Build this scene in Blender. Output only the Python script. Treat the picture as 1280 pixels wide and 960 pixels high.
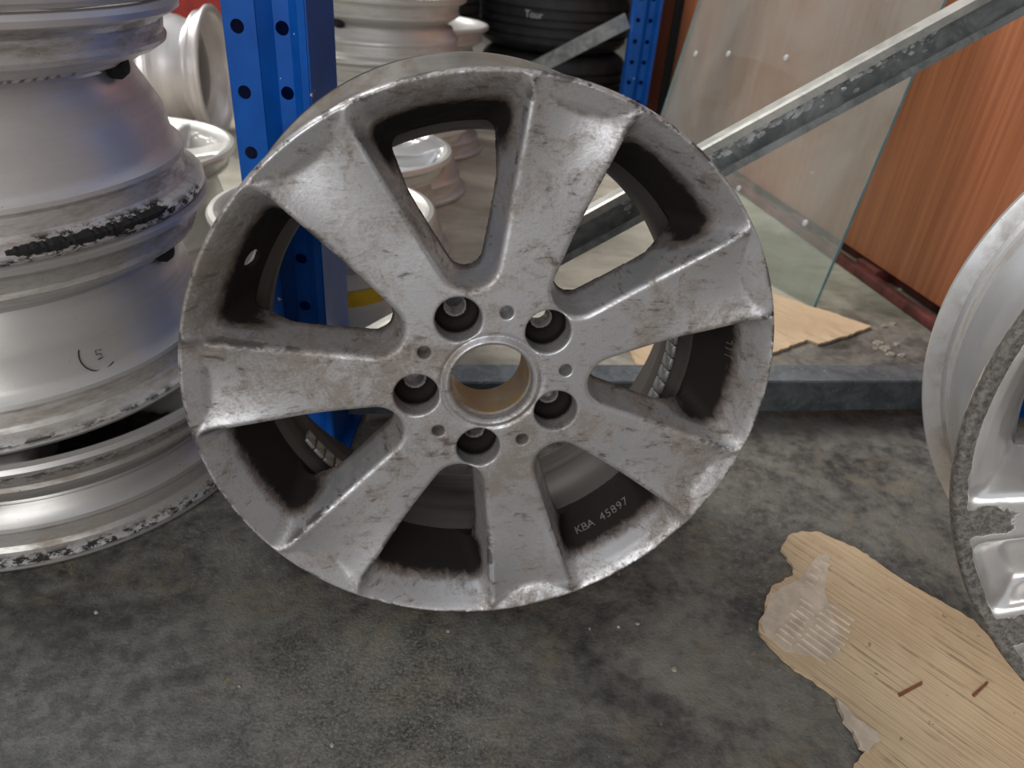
import bpy, bmesh, math, random
import numpy as np
from mathutils import Matrix, Vector

for o in list(bpy.data.objects):
    bpy.data.objects.remove(o)
S = bpy.context.scene
COL = S.collection
rnd = random.Random(7)

# ------------------------------------------------------------------ camera
CAM_H = 0.5684
M = [[0.99611, 0.08809, 0.0], [0.0466, -0.52698, 0.8486], [0.07475, -0.8453, -0.52903]]
cd = bpy.data.cameras.new('camera')
cam = bpy.data.objects.new('camera', cd)
COL.objects.link(cam)
cd.sensor_width = 36.0
cd.lens = 36.0 * 920 / 1280
cd.clip_start = 0.02
cd.dof.use_dof = True
cd.dof.focus_distance = 0.60
cd.dof.aperture_fstop = 8.0
cam.matrix_world = Matrix(((M[0][0], -M[0][1], -M[0][2], 0), (M[1][0], -M[1][1], -M[1][2], 0),
                           (M[2][0], -M[2][1], -M[2][2], CAM_H), (0, 0, 0, 1)))
S.camera = cam

# ------------------------------------------------------------------ light
W = bpy.data.worlds.new('world')
S.world = W
W.use_nodes = True
wn = W.node_tree
bg = wn.nodes['Background']
bg.inputs[0].default_value = (0.90, 0.95, 1.0, 1)
bg.inputs[1].default_value = 0.62


def sun(name, direction, energy, angle, color):
    ld = bpy.data.lights.new(name, 'SUN')
    ld.energy = energy
    ld.angle = math.radians(angle)
    ld.color = color
    ob = bpy.data.objects.new(name, ld)
    COL.objects.link(ob)
    ob.rotation_euler = Vector(direction).to_track_quat('-Z', 'Y').to_euler()
    return ob


sun('daylight', (0.72, -0.42, -0.80), 3.4, 32, (1.0, 0.97, 0.92))
# area lamp added behind the camera to brighten the wheel's face
al = bpy.data.lights.new('front_fill_lamp', 'AREA')
al.shape = 'RECTANGLE'
al.size = 3.6
al.size_y = 2.2
al.energy = 70
al.color = (1.0, 0.985, 0.96)
alo = bpy.data.objects.new('front_fill_lamp', al)
COL.objects.link(alo)
alo.location = (-0.7, -2.8, 1.7)
alo.rotation_euler = Vector((0.18, 0.92, -0.36)).to_track_quat('-Z', 'Y').to_euler()
S.view_settings.view_transform = 'Standard'
S.view_settings.look = 'None'
S.view_settings.gamma = 1
S.view_settings.use_curve_mapping = False
S.view_settings.exposure = 0.0


def ground(px, py, z=0.0):
    c = ((px - 640) / 920, (py - 480) / 920, 1.0)
    v = [sum(M[i][k] * c[k] for k in range(3)) for i in range(3)]
    k = (z - CAM_H) / v[2]
    return (v[0] * k, v[1] * k, z)


# ------------------------------------------------------------------ node helper
class NT:
    def __init__(self, name):
        self.m = bpy.data.materials.new(name)
        self.m.use_nodes = True
        self.t = self.m.node_tree
        self.b = self.t.nodes['Principled BSDF']
        self.out = self.t.nodes['Material Output']
        self.co = None

    def n(self, typ, **kw):
        nd = self.t.nodes.new(typ)
        for k, v in kw.items():
            setattr(nd, k, v)
        return nd

    def link(self, a, b):
        self.t.links.new(a, b)

    def coord(self, kind='Object'):
        tc = self.n('ShaderNodeTexCoord')
        return tc.outputs[kind]

    def map(self, vec, scale=(1, 1, 1), rot=(0, 0, 0), loc=(0, 0, 0)):
        mp = self.n('ShaderNodeMapping')
        self.link(vec, mp.inputs[0])
        mp.inputs['Scale'].default_value = scale
        mp.inputs['Rotation'].default_value = rot
        mp.inputs['Location'].default_value = loc
        return mp.outputs[0]

    def noise(self, vec, scale, detail=4, rough=0.55, dist=0.0):
        nz = self.n('ShaderNodeTexNoise')
        self.link(vec, nz.inputs['Vector'])
        nz.inputs['Scale'].default_value = scale
        nz.inputs['Detail'].default_value = detail
        nz.inputs['Roughness'].default_value = rough
        nz.inputs['Distortion'].default_value = dist
        return nz.outputs['Fac']

    def ramp(self, fac, a, b, va=0.0, vb=1.0):
        mr = self.n('ShaderNodeMapRange')
        mr.interpolation_type = 'SMOOTHSTEP'
        self.link(fac, mr.inputs[0])
        mr.inputs[1].default_value = a
        mr.inputs[2].default_value = b
        mr.inputs[3].default_value = va
        mr.inputs[4].default_value = vb
        return mr.outputs[0]

    def math(self, op, a, b=None, clamp=False):
        mt = self.n('ShaderNodeMath', operation=op, use_clamp=clamp)
        for i, v in enumerate((a, b)):
            if v is None:
                continue
            if isinstance(v, (int, float)):
                mt.inputs[i].default_value = v
            else:
                self.link(v, mt.inputs[i])
        return mt.outputs[0]

    def mix(self, fac, a, b):
        mx = self.n('ShaderNodeMix', data_type='RGBA')
        for s, v in ((mx.inputs[0], fac), (mx.inputs[6], a), (mx.inputs[7], b)):
            if isinstance(v, (int, float)):
                s.default_value = v
            elif isinstance(v, tuple):
                s.default_value = (*v, 1) if len(v) == 3 else v
            else:
                self.link(v, s)
        return mx.outputs[2]

    def attr(self, name):
        a = self.n('ShaderNodeAttribute', attribute_name=name)
        return a.outputs['Fac']

    def set(self, **kw):
        for k, v in kw.items():
            s = self.b.inputs[k.replace('_', ' ')]
            if isinstance(v, (int, float)):
                s.default_value = v
            elif isinstance(v, tuple):
                s.default_value = (*v, 1) if len(v) == 3 else v
            else:
                self.link(v, s)

    def bump(self, h, strength=0.3, dist=0.001):
        bp = self.n('ShaderNodeBump')
        self.link(h, bp.inputs['Height'])
        bp.inputs['Strength'].default_value = strength
        bp.inputs['Distance'].default_value = dist
        self.link(bp.outputs[0], self.b.inputs['Normal'])


# ------------------------------------------------------------------ materials
def mat_main_wheel():
    t = NT('dirty_silver_alloy')
    co = t.coord()
    big = t.noise(co, 9, 5, 0.6, 0.8)
    mid = t.noise(co, 30, 6, 0.68, 1.4)
    fine = t.noise(co, 420, 3, 0.6)
    smear = t.noise(t.map(co, (30, 110, 30), (0, 0, 0.6)), 1.6, 5, 0.7, 1.0)
    grime = t.math('ADD', t.math('MULTIPLY', big, 0.55), t.math('MULTIPLY', mid, 0.45))
    grime = t.math('ADD', grime, t.math('MULTIPLY', t.math('SUBTRACT', fine, 0.5), 0.22))
    film = t.ramp(grime, 0.40, 0.60)
    dark = t.ramp(t.math('ADD', t.math('MULTIPLY', smear, 0.6), t.math('MULTIPLY', mid, 0.4)), 0.53, 0.66)
    c = t.mix(t.math('MULTIPLY', film, 0.85), (0.60, 0.595, 0.61), (0.25, 0.205, 0.172))
    c = t.mix(t.math('MULTIPLY', dark, 0.78), c, (0.10, 0.075, 0.06))
    dust_shade = t.attr('dust_shade')
    dn = t.math('ADD', dust_shade, t.math('MULTIPLY', t.math('SUBTRACT', t.noise(co, 70, 6, 0.7, 0.8), 0.5), 0.75))
    dm = t.ramp(dn, 0.45, 0.85)
    brown = t.ramp(dn, 0.25, 0.60)
    c = t.mix(t.math('MULTIPLY', brown, 0.75), c, (0.15, 0.105, 0.08))
    c = t.mix(dm, c, (0.016, 0.013, 0.0115))
    rust = t.attr('rust')
    rn = t.math('MULTIPLY', rust, t.ramp(t.noise(co, 60, 5), 0.3, 0.6, 0.55, 1.0))
    c = t.mix(rn, c, (0.42, 0.28, 0.14))
    # bare chips and curb scrapes on the outer edge
    chip = t.math('MULTIPLY', t.attr('edge'), t.ramp(t.noise(co, 38, 7, 0.7), 0.50, 0.56))
    c = t.mix(chip, c, (0.11, 0.10, 0.095))
    rough = t.math('ADD', 0.36, t.math('MULTIPLY', film, 0.20))
    rough = t.math('ADD', rough, t.math('MULTIPLY', dm, 0.35), True)
    met = t.math('MULTIPLY', t.math('SUBTRACT', 1.0, dm), t.math('SUBTRACT', 0.72, t.math('MULTIPLY', film, 0.35)))
    t.set(Base_Color=c, Roughness=rough, Metallic=met, Specular_IOR_Level=t.math('SUBTRACT', 0.5, t.math('MULTIPLY', dm, 0.36)))
    h = t.math('ADD', t.math('MULTIPLY', fine, 0.35), t.math('ADD', mid, t.math('MULTIPLY', chip, -1.2)))
    t.bump(h, 0.22, 0.0012)
    return t.m


def mat_rim(name, base=(0.50, 0.49, 0.49), stain=(0.22, 0.17, 0.12), amount=0.5, metal=0.85, rough=0.30, speck=True, seed=0.0):
    t = NT(name)
    co = t.map(t.coord(), loc=(seed, seed * 0.7, 0))
    ring = t.noise(t.map(co, (1, 1, 30)), 3, 4, 0.55, 0.1)
    big = t.noise(co, 9, 4, 0.55)
    f = t.ramp(t.math('ADD', t.math('MULTIPLY', ring, 0.5), t.math('MULTIPLY', big, 0.5)), 0.45, 0.66)
    c = t.mix(t.math('MULTIPLY', f, amount), base, stain)
    bead = t.math('MULTIPLY', t.attr('bead'), t.ramp(t.noise(t.map(co, (1, 1, 4)), 28, 6, 0.7), 0.38, 0.68))
    c = t.mix(t.math('MULTIPLY', bead, 0.7), c, (0.22, 0.165, 0.11))
    blk = t.math('MULTIPLY', t.attr('black'), t.ramp(t.noise(t.map(co, (1, 1, 2.5)), 70, 6, 0.75), 0.46, 0.54))
    c = t.mix(blk, c, (0.018, 0.017, 0.016))
    rg = t.math('ADD', rough, t.math('MULTIPLY', t.math('MAXIMUM', f, bead), 0.25))
    rg = t.math('ADD', rg, t.math('MULTIPLY', blk, 0.4), True)
    met = t.math('MULTIPLY', metal, t.math('SUBTRACT', 1.0, t.math('MAXIMUM', blk, t.math('MULTIPLY', bead, 0.6))))
    if speck:
        v = t.ramp(t.noise(co, 260, 3, 0.6), 0.70, 0.76)
        c = t.mix(t.math('MULTIPLY', v, 0.8), c, (0.07, 0.06, 0.05))
        met = t.math('MULTIPLY', met, t.math('SUBTRACT', 1.0, v))
    t.set(Base_Color=c, Roughness=rg, Metallic=met)
    t.bump(t.noise(co, 200, 3), 0.04, 0.001)
    return t.m


def mat_plain(name, col, rough=0.5, metal=0.0, var=0.25, scale=20, bump=0.0):
    t = NT(name)
    co = t.coord()
    f = t.noise(co, scale, 5, 0.6)
    c = t.mix(t.ramp(f, 0.3, 0.7), tuple(x * (1 - var) for x in col), tuple(min(1, x * (1 + var)) for x in col))
    t.set(Base_Color=c, Roughness=rough, Metallic=metal)
    if bump:
        t.bump(t.noise(co, scale * 8, 4), bump, 0.002)
    return t.m


def mat_floor():
    t = NT('stained_concrete')
    co = t.coord('Object')
    big = t.noise(co, 1.7, 6, 0.6, 0.6)
    mid = t.noise(co, 7, 7, 0.65, 0.8)
    fine = t.noise(co, 60, 6, 0.7)
    grain = t.noise(co, 340, 3, 0.6)
    streak = t.noise(t.map(co, (3, 14, 1), (0, 0, 0.35)), 4, 6, 0.7, 0.6)
    sep = t.n('ShaderNodeSeparateXYZ')
    t.link(co, sep.inputs[0])
    Y = sep.outputs[1]
    X = sep.outputs[0]
    pale = t.mix(t.ramp(mid, 0.3, 0.7), (0.37, 0.34, 0.275), (0.57, 0.535, 0.445))
    pale = t.mix(t.math('MULTIPLY', t.ramp(streak, 0.5, 0.72), 0.55), pale, (0.20, 0.18, 0.14))
    oily_shaded = t.mix(t.ramp(t.math('ADD', t.math('MULTIPLY', mid, 0.6), t.math('MULTIPLY', fine, 0.4)), 0.36, 0.64), (0.028, 0.027, 0.026), (0.185, 0.175, 0.153))
    oily_shaded = t.mix(t.math('MULTIPLY', t.ramp(t.noise(co, 13, 6, 0.7, 1.0), 0.50, 0.70), 0.75), oily_shaded, (0.19, 0.155, 0.105))
    # grime in front of the rack, with foreground shade painted into its dark tone
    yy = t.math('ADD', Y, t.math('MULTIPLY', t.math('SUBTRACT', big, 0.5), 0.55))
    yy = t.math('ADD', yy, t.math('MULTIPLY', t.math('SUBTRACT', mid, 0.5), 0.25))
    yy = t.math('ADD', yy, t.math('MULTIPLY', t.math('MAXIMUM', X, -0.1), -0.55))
    clean_lit = t.ramp(yy, 0.74, 1.15)
    c = t.mix(clean_lit, oily_shaded, pale)
    bare = t.n('ShaderNodeTexGradient', gradient_type='SPHERICAL')
    t.link(t.map(co, (3.6, 4.8, 1), (0, 0, 0), (0.33 * 3.6, -0.27 * 4.8, 0)), bare.inputs[0])
    bm_ = t.math('MULTIPLY', t.ramp(t.math('ADD', bare.outputs['Fac'], t.math('MULTIPLY', t.math('SUBTRACT', mid, 0.5), 0.5)), 0.05, 0.7), 0.75)
    c = t.mix(bm_, c, t.mix(t.ramp(fine, 0.4, 0.62), (0.16, 0.158, 0.155), (0.27, 0.265, 0.255)))
    # worn speckled patch where the grime has lifted
    wear = t.n('ShaderNodeTexGradient', gradient_type='SPHERICAL')
    t.link(t.map(co, (4.6, 6.0, 1), (0, 0, 0), (0.095 * 4.6, -0.375 * 6.0, 0)), wear.inputs[0])
    wm = t.math('MULTIPLY', t.ramp(wear.outputs['Fac'], 0.0, 0.75), t.ramp(t.noise(co, 300, 6, 0.8), 0.42, 0.66))
    wm2 = t.math('MULTIPLY', t.ramp(t.noise(co, 5, 5, 0.65, 0.5), 0.46, 0.60), t.ramp(t.noise(co, 150, 6, 0.78), 0.52, 0.62))
    c = t.mix(t.math('MULTIPLY', t.math('MAXIMUM', wm, t.math('MULTIPLY', wm2, 0.55)), 0.75), c, (0.30, 0.29, 0.245))
    yel = t.math('MULTIPLY', t.ramp(wear.outputs['Fac'], 0.2, 0.5), t.ramp(t.noise(t.map(co, (3, 1.2, 1)), 22, 4), 0.68, 0.74))
    c = t.mix(t.math('MULTIPLY', yel, 0.6), c, (0.42, 0.33, 0.09))
    vor = t.ramp(t.noise(co, 260, 3, 0.6), 0.69, 0.74)
    c = t.mix(t.math('MULTIPLY', vor, 0.45), c, (0.42, 0.40, 0.34))
    pit = t.ramp(t.noise(co, 120, 5, 0.7), 0.30, 0.36, 1.0, 0.0)
    c = t.mix(t.math('MULTIPLY', pit, 0.6), c, (0.03, 0.03, 0.028))
    scratch = t.ramp(t.noise(t.map(co, (5, 90, 1), (0, 0, 0.3)), 2.2, 4, 0.6), 0.70, 0.74)
    c = t.mix(t.math('MULTIPLY', scratch, 0.35), c, (0.36, 0.35, 0.31))
    t.set(Base_Color=c, Roughness=t.ramp(mid, 0.3, 0.7, 0.42, 0.62))
    t.bump(t.math('ADD', t.math('MULTIPLY', fine, 0.8), t.math('ADD', mid, t.math('MULTIPLY', grain, 0.4))), 0.55, 0.004)
    return t.m


def mat_wood(name, dark, light, angle=0.0):
    t = NT(name)
    co = t.coord()
    g = t.noise(t.map(co, (34, 34, 0.7), (0, 0, 0)), 2.4, 6, 0.65, 0.2)
    g2 = t.noise(t.map(co, (120, 120, 1.2)), 2.0, 3, 0.6)
    c = t.mix(t.ramp(t.math('ADD', t.math('MULTIPLY', g, 0.65), t.math('MULTIPLY', g2, 0.35)), 0.30, 0.70), dark, light)
    sc = t.ramp(t.noise(t.map(co, (12, 12, 30), (0.4, 0.3, 0)), 4, 4), 0.72, 0.76)
    c = t.mix(t.math('MULTIPLY', sc, 0.35), c, (0.6, 0.45, 0.36))
    t.set(Base_Color=c, Roughness=0.38)
    return t.m


def mat_card(name, rot=0.0):
    t = NT(name)
    co = t.coord()
    n1 = t.noise(co, 8, 5, 0.6)
    c = t.mix(t.ramp(n1, 0.3, 0.7), (0.47, 0.335, 0.205), (0.60, 0.45, 0.29))
    rib = t.noise(t.map(t.map(co, (1, 1, 1), (0, 0, rot)), (7, 210, 1)), 1.0, 3, 0.6)
    dirt = t.math('MULTIPLY', t.ramp(rib, 0.52, 0.64), t.ramp(t.noise(co, 14, 6, 0.7), 0.42, 0.62))
    c = t.mix(t.math('MULTIPLY', dirt, 0.65), c, (0.17, 0.115, 0.07))
    spot = t.ramp(t.noise(co, 75, 3), 0.70, 0.73)
    c = t.mix(t.math('MULTIPLY', spot, 0.6), c, (0.12, 0.08, 0.05))
    t.set(Base_Color=c, Roughness=0.85)
    t.bump(t.math('ADD', rib, n1), 0.6, 0.003)
    return t.m


def mat_galv(name, base, dark):
    t = NT(name)
    co = t.coord()
    n1 = t.noise(co, 30, 6, 0.7, 0.5)
    n2 = t.noise(co, 140, 4, 0.7)
    c = t.mix(t.ramp(n1, 0.35, 0.65), dark, base)
    c = t.mix(t.math('MULTIPLY', t.ramp(n2, 0.58, 0.7), 0.4), c, (0.45, 0.43, 0.38))
    t.set(Base_Color=c, Roughness=0.46, Metallic=0.55)
    t.bump(n2, 0.12, 0.001)
    return t.m


def mat_glass():
    t = NT('dusty_glass')
    co = t.coord()
    gl = t.n('ShaderNodeBsdfGlossy')
    gl.inputs['Roughness'].default_value = 0.03
    tr = t.n('ShaderNodeBsdfTransparent')
    tr.inputs['Color'].default_value = (0.86, 0.93, 0.90, 1)
    df = t.n('ShaderNodeBsdfDiffuse')
    df.inputs['Color'].default_value = (0.46, 0.45, 0.42, 1)
    lw = t.n('ShaderNodeLayerWeight')
    lw.inputs['Blend'].default_value = 0.5
    fz = t.math('ADD', 0.03, t.math('MULTIPLY', t.math('POWER', lw.outputs['Facing'], 4.0), 0.6), True)
    m1 = t.n('ShaderNodeMixShader')
    t.link(fz, m1.inputs[0])
    t.link(tr.outputs[0], m1.inputs[1])
    t.link(gl.outputs[0], m1.inputs[2])
    m2 = t.n('ShaderNodeMixShader')
    d = t.ramp(t.noise(t.map(co, (1, 1, 0.5)), 7, 6, 0.65, 0.6), 0.3, 0.75, 0.13, 0.26)
    s = t.ramp(t.noise(t.map(co, (20, 20, 60), (0.3, 0.2, 0.4)), 2, 5), 0.68, 0.74, 0.0, 0.2)
    t.link(t.math('ADD', d, s), m2.inputs[0])
    t.link(m1.outputs[0], m2.inputs[1])
    t.link(df.outputs[0], m2.inputs[2])
    t.link(m2.outputs[0], t.out.inputs[0])
    return t.m


def mat_blue():
    t = NT('blue_powder_coat')
    co = t.coord()
    n1 = t.noise(co, 25, 5, 0.6)
    c = t.mix(t.ramp(n1, 0.3, 0.7), (0.0025, 0.068, 0.33), (0.004, 0.092, 0.41))
    chip = t.ramp(t.noise(co, 60, 3), 0.735, 0.745)
    c = t.mix(chip, c, (0.55, 0.58, 0.6))
    t.set(Base_Color=c, Roughness=0.36, Specular_IOR_Level=0.25)
    return t.m


MAT = dict(
    wheel=mat_main_wheel(),
    barrel=mat_rim('dirty_barrel', (0.27, 0.255, 0.235), (0.10, 0.085, 0.075), 0.8, 0.5, 0.45),
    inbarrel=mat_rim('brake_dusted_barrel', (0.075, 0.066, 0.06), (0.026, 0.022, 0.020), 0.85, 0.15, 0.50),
    rim=mat_rim('silver_rim', (0.80, 0.76, 0.75), (0.58, 0.51, 0.47), 0.5, 0.6, 0.36),
    rim_warm=mat_rim('warm_silver_rim', (0.70, 0.675, 0.655), (0.47, 0.42, 0.37), 0.5, 0.6, 0.37, seed=3.1),
    rim_grey=mat_rim('grey_rim', (0.56, 0.545, 0.53), (0.30, 0.26, 0.22), 0.55, 0.7, 0.34, seed=5.7),
    rim_pale=mat_rim('pale_rim', (0.66, 0.65, 0.62), (0.42, 0.38, 0.33), 0.4, 0.55, 0.38, False, seed=1.7),
    rim_bright=mat_rim('bright_rim', (0.68, 0.69, 0.71), (0.42, 0.39, 0.35), 0.5, 0.65, 0.28, True, seed=8.2),
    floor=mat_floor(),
    blue=mat_blue(),
    galv=mat_galv('galvanised_steel', (0.33, 0.345, 0.34), (0.17, 0.185, 0.19)),
    galv_dark=mat_galv('dull_galvanised_steel', (0.17, 0.195, 0.21), (0.09, 0.105, 0.12)),
    galv_pale=mat_galv('pale_galvanised_steel', (0.50, 0.49, 0.45), (0.33, 0.33, 0.31)),
    flake=mat_plain('flaking_zinc', (0.60, 0.62, 0.64), 0.4, 0.6, 0.4, 60),
    wood=mat_wood('orange_laminate', (0.29, 0.090, 0.040), (0.47, 0.175, 0.080)),
    brown=mat_wood('brown_laminate', (0.13, 0.035, 0.020), (0.18, 0.052, 0.030)),
    red=mat_plain('red_paint', (0.115, 0.026, 0.022), 0.6, 0, 0.5, 30),
    card=mat_card('brown_cardboard', -math.atan2(ground(1215, 778)[1] - ground(1072, 690)[1], ground(1215, 778)[0] - ground(1072, 690)[0])),
    red_brown=mat_plain('brown_splinter', (0.20, 0.075, 0.035), 0.7, 0, 0.2, 60),
    ply=mat_plain('grey_torn_ply', (0.52, 0.43, 0.34), 0.9, 0, 0.18, 60),
    glass=mat_glass(),
    glass_edge=mat_plain('green_glass_edge', (0.16, 0.33, 0.35), 0.25, 0, 0.15, 30),
    tyre=mat_plain('black_tyre_rubber', (0.022, 0.022, 0.023), 0.6, 0, 0.3, 30, 0.2),
    rubber=mat_plain('black_residue', (0.014, 0.013, 0.012), 0.75, 0, 0.4, 200, 0.6),
    lead=mat_plain('zinc_weight', (0.30, 0.30, 0.29), 0.45, 0.6, 0.4, 80),
    letter=mat_plain('raised_letter', (0.17, 0.155, 0.14), 0.5, 0.4, 0.35, 150),
    white=mat_plain('white_print', (0.6, 0.6, 0.58), 0.7, 0, 0.1, 60),
    yellow=mat_plain('yellow_sticker', (0.68, 0.42, 0.015), 0.5, 0, 0.12, 40),
    spot=mat_plain('grey_glue', (0.40, 0.42, 0.42), 0.4, 0, 0.2, 60),
    ink=mat_plain('black_ink', (0.012, 0.012, 0.012), 0.7, 0, 0.2, 60),
    wall_pale=mat_plain('pale_wall', (0.42, 0.40, 0.38), 0.85, 0, 0.15, 3),
    wall=mat_plain('dark_wall', (0.075, 0.065, 0.06), 0.85, 0, 0.4, 3),
    redbox=mat_plain('red_crate_plastic', (0.40, 0.03, 0.02), 0.5, 0, 0.2, 20),
    chip=mat_plain('concrete_chip', (0.30, 0.27, 0.21), 0.9, 0, 0.35, 80),
    scrape=mat_plain('scraped_alloy', (0.30, 0.28, 0.26), 0.6, 0.5, 0.6, 150, 0.8),
    steel=mat_plain('bright_screw', (0.7, 0.7, 0.68), 0.25, 0.9, 0.1, 40),
    wire=mat_plain('dark_steel_shelf', (0.05, 0.05, 0.055), 0.5, 0.4, 0.3, 20),
)


# ------------------------------------------------------------------ object helpers
def tag(o, label=None, cat=None, group=None, kind=None):
    if label:
        o['label'] = label
    if cat:
        o['category'] = cat
    if group:
        o['group'] = group
    if kind:
        o['kind'] = kind
    return o


def mesh_obj(name, verts, faces, mat, parent=None, smooth=True, sharp=40, attrs=None):
    me = bpy.data.meshes.new(name)
    me.from_pydata(verts, [], faces)
    me.update()
    return finish(name, me, mat, parent, smooth, sharp, attrs)


def finish(name, me, mat, parent=None, smooth=True, sharp=40, attrs=None):
    if smooth:
        me.polygons.foreach_set('use_smooth', [True] * len(me.polygons))
        if sharp:
            me.set_sharp_from_angle(angle=math.radians(sharp))
    for k, v in (attrs or {}).items():
        a = me.attributes.new(k, 'FLOAT', 'POINT')
        a.data.foreach_set('value', np.asarray(v, np.float32))
    if mat:
        me.materials.append(MAT[mat])
    o = bpy.data.objects.new(name, me)
    COL.objects.link(o)
    if parent:
        o.parent = parent
    return o


def empty(name, loc=(0, 0, 0), rotz=0.0, matrix=None):
    o = bpy.data.objects.new(name, None)
    o.empty_display_size = 0.05
    COL.objects.link(o)
    if matrix is not None:
        o.matrix_world = matrix
    else:
        o.location = loc
        o.rotation_euler = (0, 0, rotz)
    return o


def lathe(prof, seg=96, closed=True):
    """prof: list of (r, z). Returns verts, faces, ring index per vertex."""
    n = len(prof)
    V, F = [], []
    for k in range(seg):
        a = 2 * math.pi * k / seg
        ca, sa = math.cos(a), math.sin(a)
        V += [(r * ca, r * sa, z) for r, z in prof]
    m = n if closed else n - 1
    for k in range(seg):
        k2 = (k + 1) % seg
        for i in range(m):
            j = (i + 1) % n
            F.append((k * n + i, k2 * n + i, k2 * n + j, k * n + j))
    return V, F


def box(name, cx, cy, cz, sx, sy, sz, mat, parent=None, rot=None, bevel=0.0):
    bm = bmesh.new()
    bmesh.ops.create_cube(bm, size=1.0)
    for v in bm.verts:
        v.co = Vector((v.co.x * sx, v.co.y * sy, v.co.z * sz))
    if bevel:
        bmesh.ops.bevel(bm, geom=bm.edges[:], offset=bevel, segments=2, profile=0.5, affect='EDGES')
    me = bpy.data.meshes.new(name)
    bm.to_mesh(me)
    bm.free()
    o = finish(name, me, mat, parent, bool(bevel), 35)
    o.location = (cx, cy, cz)
    if rot:
        o.rotation_euler = rot
    return o


def sweep_profile(name, prof, p0, p1, upv, mat, parent=None, closed=True, bevel=False):
    """extrude a 2D profile [(a, b)] from p0 to p1; a along side vector, b along 'upv'."""
    p0, p1 = Vector(p0), Vector(p1)
    d = (p1 - p0).normalized()
    upv = Vector(upv)
    upv = (upv - d * upv.dot(d)).normalized()
    side = d.cross(upv)
    V = [tuple(p + side * a + upv * b) for p in (p0, p1) for a, b in prof]
    n = len(prof)
    F = [(i, (i + 1) % n, n + (i + 1) % n, n + i) for i in range(n if closed else n - 1)]
    if closed:
        F += [tuple(range(n - 1, -1, -1)), tuple(range(n, 2 * n))]
    return mesh_obj(name, V, F, mat, parent, False)


def prism(name, pts, z0, z1, mat, parent=None, zfun=None):
    n = len(pts)
    V = [(x, y, z0) for x, y in pts] + [(x, y, z1) for x, y in pts]
    F = [tuple(range(n - 1, -1, -1)), tuple(range(n, 2 * n))]
    F += [(i, (i + 1) % n, n + (i + 1) % n, n + i) for i in range(n)]
    return mesh_obj(name, V, F, mat, parent, False)


# ------------------------------------------------------------------ implicit surface mesher (surface nets)
def surface_nets(g, x0, y0, z0, h):
    """g > 0 inside, array [x, y, z]. Returns verts (N,3) and quads (K,4)."""
    s = g > 0
    nx, ny, nz = g.shape
    cs = np.zeros((nx - 1, ny - 1, nz - 1), np.uint8)
    corners = [(i, j, k) for i in (0, 1) for j in (0, 1) for k in (0, 1)]
    for i, j, k in corners:
        cs += s[i:nx - 1 + i, j:ny - 1 + j, k:nz - 1 + k]
    act = (cs > 0) & (cs < 8)
    idx = np.argwhere(act)
    num = np.full(act.shape, -1, np.int32)
    num[act] = np.arange(len(idx))
    I, J, K = idx.T
    acc = np.zeros((len(idx), 3))
    cnt = np.zeros(len(idx))
    val = {c: g[I + c[0], J + c[1], K + c[2]].astype(float) for c in corners}
    for a in corners:
        for ax in range(3):
            if a[ax] == 0:
                b = tuple(1 if q == ax else a[q] for q in range(3))
                va, vb = val[a], val[b]
                m = (va > 0) != (vb > 0)
                t = np.where(m, va / np.where(va == vb, 1, va - vb), 0)
                p = np.tile(np.array(a, float), (len(idx), 1))
                p[:, ax] += t
                acc += p * m[:, None]
                cnt += m
    V = (idx + acc / cnt[:, None]) * h + np.array([x0, y0, z0])
    Q = []
    # edges along each axis
    for ax in range(3):
        sl0 = [slice(None)] * 3
        sl1 = [slice(None)] * 3
        sl0[ax] = slice(0, -1)
        sl1[ax] = slice(1, None)
        a, b = s[tuple(sl0)], s[tuple(sl1)]
        e = np.argwhere(a != b)
        u, w = [q for q in range(3) if q != ax]
        ok = (e[:, u] > 0) & (e[:, w] > 0) & (e[:, u] < g.shape[u] - 1) & (e[:, w] < g.shape[w] - 1)
        e = e[ok]
        ins = a[e[:, 0], e[:, 1], e[:, 2]]
        def cell(du, dw):
            c = e.copy()
            c[:, u] -= du
            c[:, w] -= dw
            return num[c[:, 0], c[:, 1], c[:, 2]]
        q = np.stack([cell(1, 1), cell(0, 1), cell(0, 0), cell(1, 0)], 1)
        flip = ins if ax != 1 else ~ins
        q[~flip] = q[~flip][:, ::-1]
        Q.append(q)
    return V, np.concatenate(Q)


def nets_mesh(name, V, Q):
    me = bpy.data.meshes.new(name)
    me.vertices.add(len(V))
    me.vertices.foreach_set('co', V.astype(np.float32).ravel())
    me.loops.add(Q.size)
    me.loops.foreach_set('vertex_index', Q.astype(np.int32).ravel())
    me.polygons.add(len(Q))
    me.polygons.foreach_set('loop_start', np.arange(0, Q.size, 4, dtype=np.int32))
    me.update(calc_edges=True)
    me.validate()
    return me


def smin(a, b, k):
    h = np.maximum(k - np.abs(a - b), 0) / k
    return np.minimum(a, b) - h * h * k * 0.25


def smax(a, b, k):
    return -smin(-a, -b, k)


def sstep(x, a, b):
    t = np.clip((x - a) / (b - a), 0, 1)
    return t * t * (3 - 2 * t)


# ------------------------------------------------------------------ setting
def plane(name, pts, mat, sub=None):
    return mesh_obj(name, pts, [tuple(range(len(pts)))], mat, None, False)


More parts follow.
